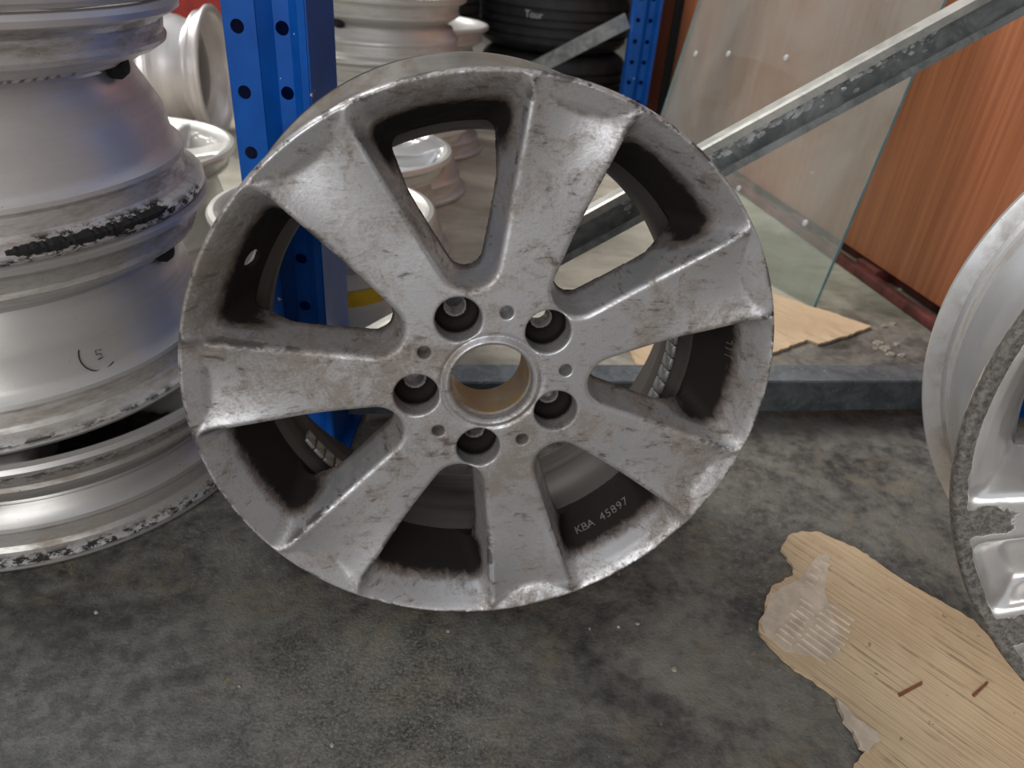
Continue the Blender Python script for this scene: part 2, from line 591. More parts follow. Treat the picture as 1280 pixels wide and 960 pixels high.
tag(plane('floor', [(-7, -4, 0), (5, -4, 0), (5, 6, 0), (-7, 6, 0)], 'floor'), kind='structure')
tag(plane('wall_back', [(-7, 5.2, 0), (5, 5.2, 0), (5, 5.2, 4), (-7, 5.2, 4)], 'wall'), kind='structure')
tag(plane('shade_wall_left', [(-2.4, -4, 0), (-2.4, 1.7, 0), (-2.4, 1.7, 3.6), (-2.4, -4, 3.6)], 'wall_pale'), kind='structure')  # unseen wall added to keep the sun off the foreground
tag(plane('wall_right', [(1.35, -4, 0), (1.35, -4, 4), (1.35, 5.2, 4), (1.35, 5.2, 0)], 'wall'), kind='structure')


# ------------------------------------------------------------------ the leaning wheel
SP0 = math.radians(125.8)       # angle of one spoke
LUG0 = math.radians(115.7)
RO = 0.235


def main_wheel():
    mw = Matrix(((0.98008, -0.05412, 0.19109, -0.01421), (0.1954, 0.09056, -0.97653, 0.49304),
                 (0.03554, 0.99442, 0.09933, 0.25519), (0, 0, 0, 1)))
    root = empty('alloy_wheel', matrix=mw)
    tag(root, 'dirty silver seven-spoke alloy wheel leaning upright against the blue post', 'wheel')
    h = 0.00115
    xs = np.arange(-0.239, 0.2391, h, dtype=np.float32)
    zs = np.arange(-0.086, 0.0035, h, dtype=np.float32)
    X, Y = np.meshgrid(xs, xs, indexing='ij')
    R = np.hypot(X, Y)
    T = np.arctan2(Y, X)
    n = 7
    dt = (T - SP0 + math.pi / n) % (2 * math.pi / n) - math.pi / n
    s = np.abs(R * np.sin(dt))
    u = R * np.cos(dt)
    w = np.interp(u, [0.0, 0.0924, 0.10, 0.126, 0.155, 0.183, 0.205, 0.226, 0.24],
                  [0.0220, 0.0220, 0.0226, 0.0253, 0.0287, 0.0322, 0.0350, 0.0380, 0.040]).astype(np.float32)
    win = np.where(u < 0.0924, 0.0225 - np.hypot(u - 0.0924, s - 0.0445), s - w)
    rise = sstep(u, 0.13, 0.226)
    zs_top = -0.0100 + 0.0020 * sstep(u, 0.12, 0.2) + 0.0072 * rise * np.clip(s / w, 0, 1.15) ** 2
    zs_top += 0.0025 * np.exp(-((R - 0.0365) / 0.0022) ** 2) - 0.0015 * np.exp(-((R - 0.041) / 0.0016) ** 2)
    z_lip = np.where(R > 0.17, -(0.2335 - R) * 0.42, -0.2)
    ztop = smax(zs_top, z_lip, 0.0010)
    zb = np.interp(R, [0, 0.07, 0.078, 0.16, 0.195, 0.24], [-0.062, -0.062, -0.050, -0.046, -0.062, -0.085])
    # lug bores and small holes, in plan
    lug = np.full_like(R, 1.0)
    sm = np.full_like(R, 1.0)
    for k in range(5):
        a = LUG0 + 2 * math.pi * k / 5
        lug = np.minimum(lug, np.hypot(X - 0.0613 * math.cos(a), Y - 0.0613 * math.sin(a)))
        a += math.pi / 5
        sm = np.minimum(sm, np.hypot(X - 0.0608 * math.cos(a), Y - 0.0608 * math.sin(a)))
    zi = [-0.09, -0.08, -0.065, -0.05, -0.035, -0.020, -0.011, -0.005, -0.0015, 0.0, 0.004]
    ri = [0.188, 0.1905, 0.1965, 0.2030, 0.2095, 0.2170, 0.2225, 0.2270, 0.2305, 0.2325, 0.240]
    zo = [-0.09, -0.06, -0.05, -0.04, -0.022, -0.017, -0.013, -0.003, 0.0, 0.004]
    ro = [0.198, 0.206, 0.213, 0.2165, 0.2190, 0.226, 0.2350, 0.2350, 0.2335, 0.228]
    va = math.radians(152.3)
    vp = (0.2025 * math.cos(va), 0.2025 * math.sin(va), -0.050)
    vn = (-0.72 * math.cos(va), -0.72 * math.sin(va), 0.694)
    G = np.empty((len(xs), len(xs), len(zs)), np.float32)
    for iz, z in enumerate(zs):
        dep = np.maximum(ztop - z, 0)
        body = 0.23 * dep - win
        disc = smin(body, (ztop - z) * 0.95, 0.0042)
        disc = np.minimum(disc, np.minimum(z - zb, min(0.2320, np.interp(z, zo, ro) - 0.0015) - R))
        rim = np.minimum(R - np.interp(z, zi, ri), np.interp(z, zo, ro) - R) * 0.88
        rim = np.minimum(rim, z + 0.083)
        g = smax(disc, rim, 0.013)
        g = np.minimum(g, np.minimum(np.interp(z, zo, ro) - R, np.maximum(ztop + 0.0012, np.interp(R, ri, zi)) - z))
        rl = np.interp(z, [-0.09, -0.044, -0.038, -0.0375, -0.034, -0.013, -0.010], [0.0076, 0.0076, 0.0125, 0.0165, 0.0180, 0.0180, 0.0186])
        g = smin(g, lug - rl, 0.0014)
        rs = 0.0052 if z > -0.026 else (0.0052 - (-0.026 - z) * 1.0)
        g = smin(g, sm - max(rs, -0.02), 0.0010)
        rb = np.interp(z, [-0.09, -0.0195, -0.0185, 0.01], [0.0318, 0.0318, 0.0333, 0.0338])
        g = smin(g, R - rb, 0.0012)
        # valve hole through the gutter
        q0, q1, q2 = X - vp[0], Y - vp[1], z - vp[2]
        al_ = q0 * vn[0] + q1 * vn[1] + q2 * vn[2]
        vd = np.sqrt(np.maximum(q0 * q0 + q1 * q1 + q2 * q2 - al_ * al_, 0)) - 0.0084
        g = np.where(np.abs(al_) < 0.02, smin(g, vd, 0.0012), g)
        G[:, :, iz] = g
    V, Q = surface_nets(G, xs[0], xs[0], zs[0], h)
    me = nets_mesh('wheel_face', V, Q)
    co = np.empty(len(me.vertices) * 3, np.float32)
    me.vertices.foreach_get('co', co)
    co = co.reshape(-1, 3)
    r = np.hypot(co[:, 0], co[:, 1])
    th = np.arctan2(co[:, 1], co[:, 0])
    d = (th - SP0 + math.pi / n) % (2 * math.pi / n) - math.pi / n
    ss = np.abs(r * np.sin(d))
    uu = r * np.cos(d)
    ww = np.interp(uu, [0, 0.07, 0.10, 0.126, 0.183, 0.226, 0.24], [0.0215, 0.0215, 0.0226, 0.0253, 0.0322, 0.038, 0.04])
    inwin = sstep(ss - ww, 0.0005, 0.006)
    # brake dust lies in the gutter of the rim, deeper than the cleaned lip, and on the wheel's back
    dust_shade = inwin * sstep(-co[:, 2], 0.009, 0.040) * sstep(r, 0.15, 0.2)
    dust_shade = np.maximum(dust_shade, inwin * 0.7 * sstep(-co[:, 2], 0.030, 0.05))
    lugd = np.full(len(r), 1.0)
    for k in range(5):
        a = LUG0 + 2 * math.pi * k / 5
        lugd = np.minimum(lugd, np.hypot(co[:, 0] - 0.0613 * math.cos(a), co[:, 1] - 0.0613 * math.sin(a)))
    dust_shade = np.maximum(dust_shade, 1.0 * (lugd < 0.0195) * sstep(-co[:, 2], 0.020, 0.034) * (lugd > 0.0092))  # lug bores coloured darker towards the bottom
    zc_ = -0.0080 + 0.0072 * sstep(uu, 0.13, 0.226) * np.clip(ss / ww, 0, 1.15) ** 2
    crease = zc_ + (0.2335 - r) * 0.42
    dust_shade = np.maximum(dust_shade, 0.30 * np.exp(-((ss - ww - 0.001) / 0.003) ** 2) * sstep(r, 0.10, 0.2))
    dust_shade = np.maximum(dust_shade, 0.36 * np.exp(-((crease) / 0.0018) ** 2) * (1 - inwin) * sstep(r, 0.19, 0.20))  # shade line of the lip crease painted into the colour
    dust_shade = dust_shade * (r < np.interp(co[:, 2], zo, ro) - 0.0028)
    rust = (r < 0.0331) * sstep(-co[:, 2], 0.018, 0.020)
    edge = np.clip(sstep(r, 0.2295, 0.234) + 0.9 * np.exp(-((ss - ww) / 0.003) ** 2) * sstep(r, 0.13, 0.16) * (co[:, 2] > -0.013), 0, 1)
    fo_ = finish('wheel_face', me, 'wheel', root, True, 0, dict(dust_shade=dust_shade, rust=rust, edge=edge))
    # barrel behind the face
    outer = [(0.203, -0.070), (0.198, -0.078), (0.190, -0.088), (0.188, -0.098), (0.188, -0.118), (0.193, -0.130),
             (0.204, -0.145), (0.2145, -0.156), (0.2175, -0.160), (0.2155, -0.166), (0.2170, -0.192), (0.2195, -0.197),
             (0.227, -0.200), (0.2342, -0.2025), (0.2350, -0.207), (0.2342, -0.212), (0.2305, -0.2145)]
    inner = [(0.2255, -0.2135), (0.2205, -0.2095), (0.2170, -0.203), (0.2120, -0.196), (0.2100, -0.172), (0.2080, -0.158),
             (0.1985, -0.143), (0.1870, -0.130), (0.1830, -0.120), (0.1830, -0.098), (0.1860, -0.086), (0.1905, -0.078), (0.196, -0.068)]
    V, F = lathe(outer + inner, 160)
    zv = np.array([v[2] for v in V])
    rv = np.hypot([v[0] for v in V], [v[1] for v in V])
    bead = sstep(-zv, 0.150, 0.165) * (rv > 0.2135) * (1 - sstep(-zv, 0.203, 0.21))
    bo = mesh_obj('barrel', V, F, 'barrel', root, True, 35, dict(bead=bead, black=0 * bead))
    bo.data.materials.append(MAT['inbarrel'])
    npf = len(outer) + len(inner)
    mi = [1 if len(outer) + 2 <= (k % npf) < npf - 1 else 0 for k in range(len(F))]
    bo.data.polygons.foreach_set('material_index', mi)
    # stick-on balance weights round the inside of the barrel
    wm = None
    for a0, cnt, z in ((-33, 9, -0.092), (-150, 7, -0.092)):
        for k in range(cnt):
            a = math.radians(a0 + 4.1 * k)
            rr = 0.1822
            if wm is None:
                wo = box('balance_weight', 0, 0, 0, 0.004, 0.0118, 0.018, 'lead', bo, None, 0.0012)
                wm = wo.data
            else:
                wo = bpy.data.objects.new('balance_weight', wm)
                COL.objects.link(wo)
                wo.parent = bo
            er = Vector((math.cos(a), math.sin(a), 0))
            et = Vector((-math.sin(a), math.cos(a), 0))
            ez = Vector((0, 0, 1))
            sl = 0.65
            nn = er
            zz = nn.cross(et)
            wo.matrix_local = Matrix(((nn.x, et.x, zz.x, er.x * rr), (nn.y, et.y, zz.y, er.y * rr), (nn.z, et.z, zz.z, z), (0, 0, 0, 1)))
    # lettering cast into the rim gutter
    def letters(text, mid, step, size, zc, rsurf):
        for i, chx in enumerate(text):
            if chx == ' ':
                continue
            cu = bpy.data.curves.new('letter', 'FONT')
            cu.body = chx
            cu.size = size
            cu.extrude = 0.0006
            cu.align_x = 'CENTER'
            tmp = bpy.data.objects.new('letter', cu)
            me_ = bpy.data.meshes.new_from_object(tmp)
            bpy.data.objects.remove(tmp)
            bpy.data.curves.remove(cu)
            lo = finish('cast_letter', me_, 'letter', fo_, False)
            a = math.radians(mid) + (i - (len(text) - 1) / 2) * step
            er = Vector((math.cos(a), math.sin(a), 0))
            et = Vector((-math.sin(a), math.cos(a), 0))
            ez = Vector((0, 0, 1))
            up = (-er * 0.40 - ez * 0.917)
            nn = (-er * 0.917 + ez * 0.40)
            p = er * (rsurf - 0.0002) + ez * zc
            lo.matrix_local = Matrix(((et.x, up.x, nn.x, p.x), (et.y, up.y, nn.y, p.y), (et.z, up.z, nn.z, p.z), (0, 0, 0, 1)))
    letters('KBA 45897', -55.8, 0.0325, 0.0116, -0.042, 0.2066)
    letters('JIL', 3.0, 0.030, 0.010, -0.030, 0.2120)
    return root


main_wheel()


# ------------------------------------------------------------------ generic lying rims
def rim_profile(R, H, drop=0.044, flip=False):
    o = [(R - .010, 0), (R - .003, .001), (R, .005), (R - .0005, .010), (R - .006, .0135), (R - .013, .0155), (R - .0165, .020),
         (R - .018, .034), (R - .0155, .038), (R - .0165, .042), (R - .022, .047), (R - .026, .053),
         (R - .030, .060 + (H - .12) * .30), (R - drop + .004, H - .068), (R - drop, H - .060), (R - drop + .001, H - .056), (R - .024, H - .045),
         (R - .0165, H - .040), (R - .0155, H - .036), (R - .018, H - .032), (R - .0165, H - .020), (R - .013, H - .0155),
         (R - .006, H - .0135), (R - .0005, H - .010), (R, H - .005), (R - .003, H - .001), (R - .010, H)]
    i = [(R - .017, H - .004), (R - .024, H - .016), (R - .028, H - .030), (R - .031, H - .042), (R - drop - .007, H - .056),
         (R - drop - .007, H - .068), (R - .038, .062), (R - .030, .045), (R - .026, .020), (R - .018, .004)]
    p = o + i
    if flip:
        p = [(r, H - z) for r, z in p][::-1]
    return p


FACE_CACHE = {}


def face_mesh(R, n, wid, seed, double=False, phase=0.0, vox=0.0036, lip=True):
    """cast spoke disc for a rim lying face up, front plane at z = 0"""
    key = (R, n, wid, seed, double, phase, vox)
    if key in FACE_CACHE:
        return FACE_CACHE[key]
    xs = np.arange(-R - .004, R + .004, vox, dtype=np.float32)
    zs = np.arange(-0.062, 0.006, vox, dtype=np.float32)
    X, Y, Z = np.meshgrid(xs, xs, zs, indexing='ij')
    Rr = np.hypot(X, Y)
    T = np.arctan2(Y, X) - phase
    dt = (T + math.pi / n) % (2 * math.pi / n) - math.pi / n
    s = Rr * np.sin(dt)
    u = Rr * np.cos(dt)
    if double:
        c = 0.018 + 0.012 * sstep(u, 0.06, R)
        s = np.abs(np.abs(s) - c)
        wv = 0.0125 + 0.006 * sstep(u, 0.10, R)
    else:
        s = np.abs(s)
        wv = wid * (0.8 + 0.45 * sstep(u, 0.05, R))
    zt = -0.016 + 0.013 * sstep(Rr, 0.12, R - .01)
    dep = np.maximum(zt - Z, 0)
    body = smax(wv + 0.15 * dep - s, 0.068 - Rr, 0.025)
    disc = smin(body, zt - Z, 0.006)
    disc = np.minimum(disc, np.minimum(Z - zt + 0.040, R - .008 - Rr))
    zi = [-0.07, -0.05, -0.03, -0.015, -0.004, 0.006]
    ri = [R - .054, R - .046, R - .034, R - .024, R - .014, R - .007]
    out = np.interp(Z, [-.07, -.05, -.042, -.03, -.016, -.004, .006], [R - .047, R - .040, R - .028, R - .024, R - .019, R - .008, R - .008])
    disc = np.minimum(disc, out - Rr)
    rim = np.minimum(Rr - np.interp(Z, zi, ri), out - Rr)
    rim = np.minimum(rim, np.minimum(-0.001 - Z, Z + .056))
    g = smax(disc, rim, 0.008)
    g = np.minimum(g, Rr - 0.032)
    for k in range(5):
        a = 2 * math.pi * (k + .5) / 5
        g = np.minimum(g, np.hypot(X - 0.055 * math.cos(a), Y - 0.055 * math.sin(a)) - 0.0095)
    V, Q = surface_nets(g.astype(np.float32), xs[0], xs[0], zs[0], vox)
    me = nets_mesh('wheel_face', V, Q)
    me.polygons.foreach_set('use_smooth', [True] * len(me.polygons))
    FACE_CACHE[key] = me
    return me


def lying_rim(name, label, x, y, z, R, H, mat, flip=False, drop=0.044, group=None, seg=128, face=None, rot=0.0, black=None, bead_amt=1.0, face_mat=None, facevox=0.0045):
    root = empty(name, (x, y, z), rot)
    tag(root, label, 'wheel', group)
    prof = rim_profile(R, H, drop, flip)
    V, F = lathe(prof, seg)
    V = np.array(V)
    zv, rv = V[:, 2], np.hypot(V[:, 0], V[:, 1])
    an = np.degrees(np.arctan2(V[:, 1], V[:, 0]))
    zz = np.minimum(zv, H - zv)
    bead = (0.3 if mat == 'rim_pale' else bead_amt) * (rv > R - .0275) * sstep(zz, 0.008, 0.014) * (1 - sstep(zz, 0.034, 0.045))
    blk = np.zeros(len(V))
    for (a0, a1, z0, z1) in (black or []):
        blk = np.maximum(blk, ((an > a0) & (an < a1)) * (zv >= z0) * (zv <= z1) * (rv > R - .03))
    mesh_obj('barrel', V.tolist(), F, mat, root, True, 30, dict(bead=bead, black=blk))
    if face:
        n, wid, dbl = face
        fm = face_mesh(round(R, 3), n, wid, 0, dbl, 0.0, facevox)
        fo = bpy.data.objects.new('wheel_face', fm.copy())
        fo.data.materials.clear()
        fo.data.materials.append(MAT[face_mat or mat])
        COL.objects.link(fo)
        fo.parent = root
        fo.location = (0, 0, H)
    return root


def part(root, name):
    return [c for c in root.children if c.name.split('.')[0] == name][0]


def valve(root, ang, r, z, size=0.008):
    root = part(root, 'barrel')
    V, F = lathe([(0.0001, -.004), (size, -.004), (size, .004), (size * .6, .010), (0.0001, .011)], 20, False)
    o = mesh_obj('valve_hole_seal', V, F, 'rubber', root)
    a = math.radians(ang)
    o.matrix_local = Matrix.Translation((r * math.cos(a), r * math.sin(a), z)) @ Matrix.Rotation(a, 4, 'Z') @ Matrix.Rotation(math.pi / 2, 4, 'Y')
    return o


# ------------------------------------------------------------------ near stack at the left
w0 = lying_rim('alloy_wheel', 'grey alloy rim with dark tyre marks at the foot of the tall left stack', -.540, .708, 0, .235, .122, 'rim_grey', drop=.034,
               black=[(-100, -10, .006, .0145), (-100, 10, .098, .112), (-105, -78, .050, .062)], seg=192, face=(5, .03, False))
w1 = lying_rim('alloy_wheel', 'grey alloy rim with a black ink tick, second from the floor in the stack', -.568, .710, .123, .228, .180, 'rim_warm',
               black=[(-100, -20, .006, .013)], seg=192, face=(5, .03, False))
w2 = lying_rim('alloy_wheel', 'pinkish silver rim with black rubber stuck round its bottom flange', -.572, .700, .304, .234, .183, 'rim', drop=.054,
               black=[(-42, -6, .001, .019), (-100, -42, .001, .006), (-6, 10, .004, .012)], seg=192, face=(5, .03, False))
w3 = lying_rim('alloy_wheel', 'topmost dull silver rim of the left stack, mostly above the picture', -.574, .695, .488, .232, .180, 'rim_warm', seg=160, face=(7, .024, False))
valve(w1, 2, .188, .126, .012)
valve(w2, 2, .186, .128, .012)


def residue(root, R, a0, a1, z0, z1, thick, seed):
    """ragged strip of torn rubber stuck on a flange"""
    root = part(root, 'barrel')
    rr = random.Random(seed)
    V, F = [], []
    n = 60
    for i in range(n + 1):
        a = math.radians(a0 + (a1 - a0) * i / n)
        e = min(i, n - i) / 6
        t = min(1, e) * (0.7 + 0.5 * rr.random())
        zc = (z0 + z1) / 2
        hh = (z1 - z0) / 2 * (0.55 + 0.6 * rr.random()) * min(1, 0.3 + e)
        for (dr, dz) in ((-.004, -hh), (thick * t, -hh * .8), (thick * t * 1.1, hh * .3), (-.004, hh)):
            V.append(((R + dr) * math.cos(a), (R + dr) * math.sin(a), zc + dz))
        if i:
            b = (i - 1) * 4
            for k in range(4):
                k2 = (k + 1) % 4
                F.append((b + k, b + k2, b + 4 + k2, b + 4 + k))
    return mesh_obj('rubber_residue', V, F, 'rubber', root, False)


residue(w2, .233, -46, -8, .0065, .0165, .0022, 3)


def ink_mark(root, r, a_c, z_c, mat='ink'):
    """hand drawn tick: an arc and a small figure 5"""
    root = part(root, 'barrel')
    def stroke(pts, wd):
        V, F = [], []
        for i, (p, q) in enumerate(pts):
            for sgn in (-1, 1):
                if i < len(pts) - 1:
                    dx, dy = pts[i + 1][0] - p, pts[i + 1][1] - q
                else:
                    dx, dy = p - pts[i - 1][0], q - pts[i - 1][1]
                L = math.hypot(dx, dy) or 1
                px, pz = p - dy / L * wd * sgn, q + dx / L * wd * sgn
                a = math.radians(a_c) + px / r
                # barrel is conical: follow it
                rr = r + 0.0004 - max(pz, -.012) * 0.27
                V.append((rr * math.cos(a), rr * math.sin(a), z_c + pz))
        for i in range(len(pts) - 1):
            F.append((2 * i, 2 * i + 1, 2 * i + 3, 2 * i + 2))
        return mesh_obj('ink_mark', V, F, mat, root, False)
    arc = [(0.017 * math.cos(math.radians(t)), 0.017 * math.sin(math.radians(t))) for t in range(150, 311, 10)]
    stroke(arc, .0006)
    stroke([(.004, .002), (-.001, .003), (-.002, -.001), (.002, -.001), (.003, -.005), (-.002, -.006)], .0005)


ink_mark(w1, .2008, -33.5, .0655)


# ------------------------------------------------------------------ big rim standing at the right
def right_wheel():
    c = Vector((.5926, .3632, .3062))
    ax = Vector((.338, .9335, -.1199)).normalized()
    u = ax.cross(Vector((0, 0, 1))).normalized()
    v = u.cross(ax)
    mw = Matrix(((u.x, v.x, -ax.x, c.x), (u.y, v.y, -ax.y, c.y), (u.z, v.z, -ax.z, c.z), (0, 0, 0, 1)))
    root = empty('alloy_wheel', matrix=mw)
    tag(root, 'bright double-spoke alloy wheel with kerb scraped edge standing on the torn cardboard', 'wheel')
    R, H = .2775, .2225
    vox = 0.0024
    n = 5
    phase = math.radians(-147)
    xs = np.arange(-R - .004, R + .004, vox, dtype=np.float32)
    zs = np.arange(-0.085, 0.005, vox, dtype=np.float32)
    X, Y = np.meshgrid(xs, xs, indexing='ij')
    Rr = np.hypot(X, Y)
    T = np.arctan2(Y, X) - phase
    dt = (T + math.pi / n) % (2 * math.pi / n) - math.pi / n
    sv = Rr * np.sin(dt)
    uu = Rr * np.cos(dt)
    G = np.empty((len(xs), len(xs), len(zs)), np.float32)
    cc = 0.022 + 0.029 * sstep(uu, 0.08, R)
    s2 = np.abs(np.abs(sv) - cc)
    wv = 0.013 + 0.0075 * sstep(uu, 0.12, R)
    zt = -0.014 + 0.012 * sstep(Rr, 0.14, R - .012)
    zi = [-0.09, -0.06, -0.04, -0.022, -0.010, -0.003, 0.0, 0.005]
    ri = [.224, .232, .240, .250, .259, .2665, .272, .277]
    zo_ = [-.09, -.04, -.02, -.013, -.002, 0, .004]
    ro_ = [.240, .252, .259, .2775, .2775, .2755, .270]
    for i, z in enumerate(zs):
        dep = np.maximum(zt - z, 0)
        body = smax(wv + .42 * dep - s2, .085 - Rr, .03)
        disc = smin(body, zt - z, .005)
        disc = np.minimum(disc, np.minimum(z - zt + .05, min(.270, np.interp(z, zo_, ro_) - .002) - Rr))
        web = np.minimum(smin(smin(cc - np.abs(sv), -.026 - z, .006), min(.272, np.interp(z, zo_, ro_) - .002) - Rr, .004), np.minimum(z + .06, Rr - .06))
        disc = smax(disc, web, .006)
        rim = np.minimum(Rr - np.interp(z, zi, ri), np.interp(z, zo_, ro_) - Rr) * .9
        rim = np.minimum(rim, z + .08)
        g = smax(disc, rim, .009)
        g = np.minimum(g, Rr - .034)
        G[:, :, i] = g
    V, Q = surface_nets(G, xs[0], xs[0], zs[0], vox)
    me = nets_mesh('wheel_face', V, Q)
    co = np.empty(len(me.vertices) * 3, np.float32)
    me.vertices.foreach_get('co', co)
    co = co.reshape(-1, 3)
    r = np.hypot(co[:, 0], co[:, 1])
    th = np.arctan2(co[:, 1], co[:, 0]) - phase
    d = (th + math.pi / n) % (2 * math.pi / n) - math.pi / n
    sv_ = np.abs(r * np.sin(d))
    c_ = 0.022 + 0.029 * sstep(r * np.cos(d), 0.08, R)
    onsp = np.exp(-((sv_ - c_) / .016) ** 4)
    edge = sstep(r, .2625, .2690) * sstep(co[:, 2], -.020, -.003)
    edge = np.maximum(edge, sstep(co[:, 2], -.009, -.004) * sstep(r, .215, .25) * onsp * .85)
    finish('wheel_face', me, 'rwheel', root, True, 0, dict(edge=edge))
    prof = [(.246, -.070), (.232, -.082), (.226, -.095), (.226, -.125), (.236, -.140), (.250, -.165), (.2585, -.175), (.2565, -.182),
            (.2585, -.204), (.262, -.2085), (.2770, -.211), (.2775, -.216), (.2765, -.221), (.273, -.2225),
            (.266, -.221), (.260, -.213), (.253, -.205), (.250, -.178), (.230, -.142), (.220, -.122), (.220, -.096), (.226, -.082), (.236, -.068)]
    Vl, Fl = lathe(prof, 192)
    zv = np.array([q[2] for q in Vl])
    rv = np.hypot([q[0] for q in Vl], [q[1] for q in Vl])
    bead = (rv > .2545) * sstep(-zv, .172, .180) * (1 - sstep(-zv, .207, .213))
    mesh_obj('barrel', Vl, Fl, 'rim_bright', root, True, 30, dict(bead=bead, black=0 * bead))
    return root


def mat_right():
    t = NT('bright_scraped_alloy')
    co = t.coord()
    big = t.noise(co, 12, 4, 0.6)
    c = t.mix(t.ramp(big, .35, .7), (.82, .81, .80), (.64, .60, .575))
    ed = t.math('ADD', t.attr('edge'), t.math('MULTIPLY', t.math('SUBTRACT', t.noise(co, 55, 7, .7), .5), 1.1))
    sc = t.ramp(ed, .58, .66)
    gr = t.noise(co, 210, 7, .8)
    c = t.mix(sc, c, t.mix(t.ramp(gr, .36, .64), (.085, .08, .075), (.27, .245, .22)))
    t.set(Base_Color=c, Metallic=t.math('SUBTRACT', .75, t.math('MULTIPLY', sc, .45)), Roughness=t.math('ADD', .26, t.math('MULTIPLY', sc, .35)))
    t.bump(t.math('MULTIPLY', sc, t.math('ADD', t.math('MULTIPLY', gr, .5), -1.0)), .35, .001)
    return t.m


MAT['rwheel'] = mat_right()
right_wheel()


# ------------------------------------------------------------------ blue rack upright, brace and beam
def upright(name, label, x0, y0, height, zfirst, pitch, scale=1.0, holes=True, rotz=0.0, group=None):
    root = empty(name, (x0, y0, 0), rotz)
    tag(root, label, 'rack post', group)
    sc = scale
    A = [(.030, .095), (0, .095), (0, 0), (.029, 0), (.0405, .012), (.056, .012), (.066, .002), (.0735, 0), (.0735, .095), (.044, .095)]
    A = [(a * sc, b * sc) for a, b in A]
    V, F = [], []
    def strip(p, q, z0=0.0, z1=height):
        b = len(V)
        V.extend([(p[0], p[1], z0), (q[0], q[1], z0), (q[0], q[1], z1), (p[0], p[1], z1)])
        F.append((b, b + 1, b + 2, b + 3))
    for i in range(len(A) - 1):
        if holes and i in (2, 4):
            continue
        strip(A[i], A[i + 1])
    if holes:
        for i, hx in ((2, .012 * sc), (4, .0485 * sc)):
            p, q = A[i], A[i + 1]
            yv = p[1]
            z = zfirst - math.floor(zfirst / pitch) * pitch - pitch / 2
            strip(p, q, 0, max(0.0, z))
            zz = z
            rad = .0062 * sc
            while zz + pitch < height:
                zc = zz + pitch / 2
                z1 = zz + pitch
                if zz >= 0:
                    b = len(V)
                    nseg = 24
                    for k in range(nseg):
                        a = 2 * math.pi * k / nseg
                        ca, sa = math.cos(a), math.sin(a)
                        V.append((hx + rad * ca, yv, zc + rad * sa))
                    for k in range(nseg):
                        a = 2 * math.pi * k / nseg
                        ca, sa = math.cos(a), math.sin(a)
                        tx = ((q[0] - hx) / ca) if ca > 1e-6 else ((p[0] - hx) / ca if ca < -1e-6 else 1e9)
                        tz = (pitch / 2 / abs(sa)) if abs(sa) > 1e-6 else 1e9
                        t = min(tx, tz)
                        V.append((hx + t * ca, yv, zc + t * sa))
                    for k in range(nseg):
                        k2 = (k + 1) % nseg
                        F.append((b + k, b + nseg + k, b + nseg + k2, b + k2))
                    # corner triangles
                    for (cx_, cz_) in ((p[0], zz), (q[0], zz), (p[0], z1), (q[0], z1)):
                        ang = math.atan2(cz_ - zc, cx_ - hx) % (2 * math.pi)
                        k = int(ang / (2 * math.pi / nseg))
                        bb = len(V)
                        V.append((cx_, yv, cz_))
                        F.append((b + nseg + k, bb, b + nseg + (k + 1) % nseg))
                zz = z1
            strip(p, q, zz, height)
    o = mesh_obj('post', V, F, 'blue', root, False)
    m = o.modifiers.new('sheet', 'SOLIDIFY')
    m.thickness = .0022
    m.offset = 0
    box('foot_plate', .037 * sc, .05 * sc, .002, .10 * sc, .12 * sc, .004, 'blue', root)
    return root


upright('rack_post', 'blue perforated steel rack post behind the leaning wheel', -.280, .704, 2.2, .474, .055, .985)
upright('rack_post', 'blue steel rack post behind the scraped wheel', .748, .955, 2.2, .474, .055, .985, True)
upright('rack_post', 'blue steel rack post in front of the black tyres', .252, 2.32, 2.3, .474, .055, 1.0)

d9 = Vector((.983, .18, 0))
nrm = Vector((.18, -.983, 0))          # towards the camera


def channel_open(name, label, p0, p1, wd, dp, t, lip, mats, cat='brace'):
    """C channel with its open side towards the camera"""
    root = empty(name, p0)
    tag(root, label, cat)
    p0, p1 = Vector((0, 0, 0)), Vector(p1) - Vector(p0)
    d = p1.normalized()
    up = nrm.cross(d)
    if up.z < 0:
        up = -up
    hw = wd / 2
    def bar(nm, prof, mat):
        V = [tuple(p + up * a + nrm * b) for p in (p0, p1) for a, b in prof]
        n = len(prof)
        F = [(i, (i + 1) % n, n + (i + 1) % n, n + i) for i in range(n)] + [tuple(range(n - 1, -1, -1)), tuple(range(n, 2 * n))]
        return mesh_obj(nm, V, F, mat, root, False)
    r = .004
    bar('web', [(-hw + t, 0), (hw - t, 0), (hw - t, t), (-hw + t, t)], mats[0])
    bar('flange', [(hw - t, 0), (hw, r), (hw, dp - r), (hw - r * .4, dp), (hw - lip, dp), (hw - lip, dp - t), (hw - t, dp - t)], mats[1])
    bar('flange', [(-hw + t, 0), (-hw + t, dp - t), (-hw + lip, dp - t), (-hw + lip, dp), (-hw + r * .4, dp), (-hw, dp - r), (-hw, r)], mats[2])
    return root, d, up


bx0 = Vector((-.188, .795, .109))
bdir = (Vector((.455, .905, .518)) - Vector((.060, .836, .265)))
bdir.normalize()
bx1 = bx0 + bdir * 1.07
br, bd, bup = channel_open('diagonal_brace', 'galvanised channel brace running diagonally up behind the leaning wheel', bx0, bx1, .045, .022, .0025, .0105, ('galv', 'galv_pale', 'galv'))
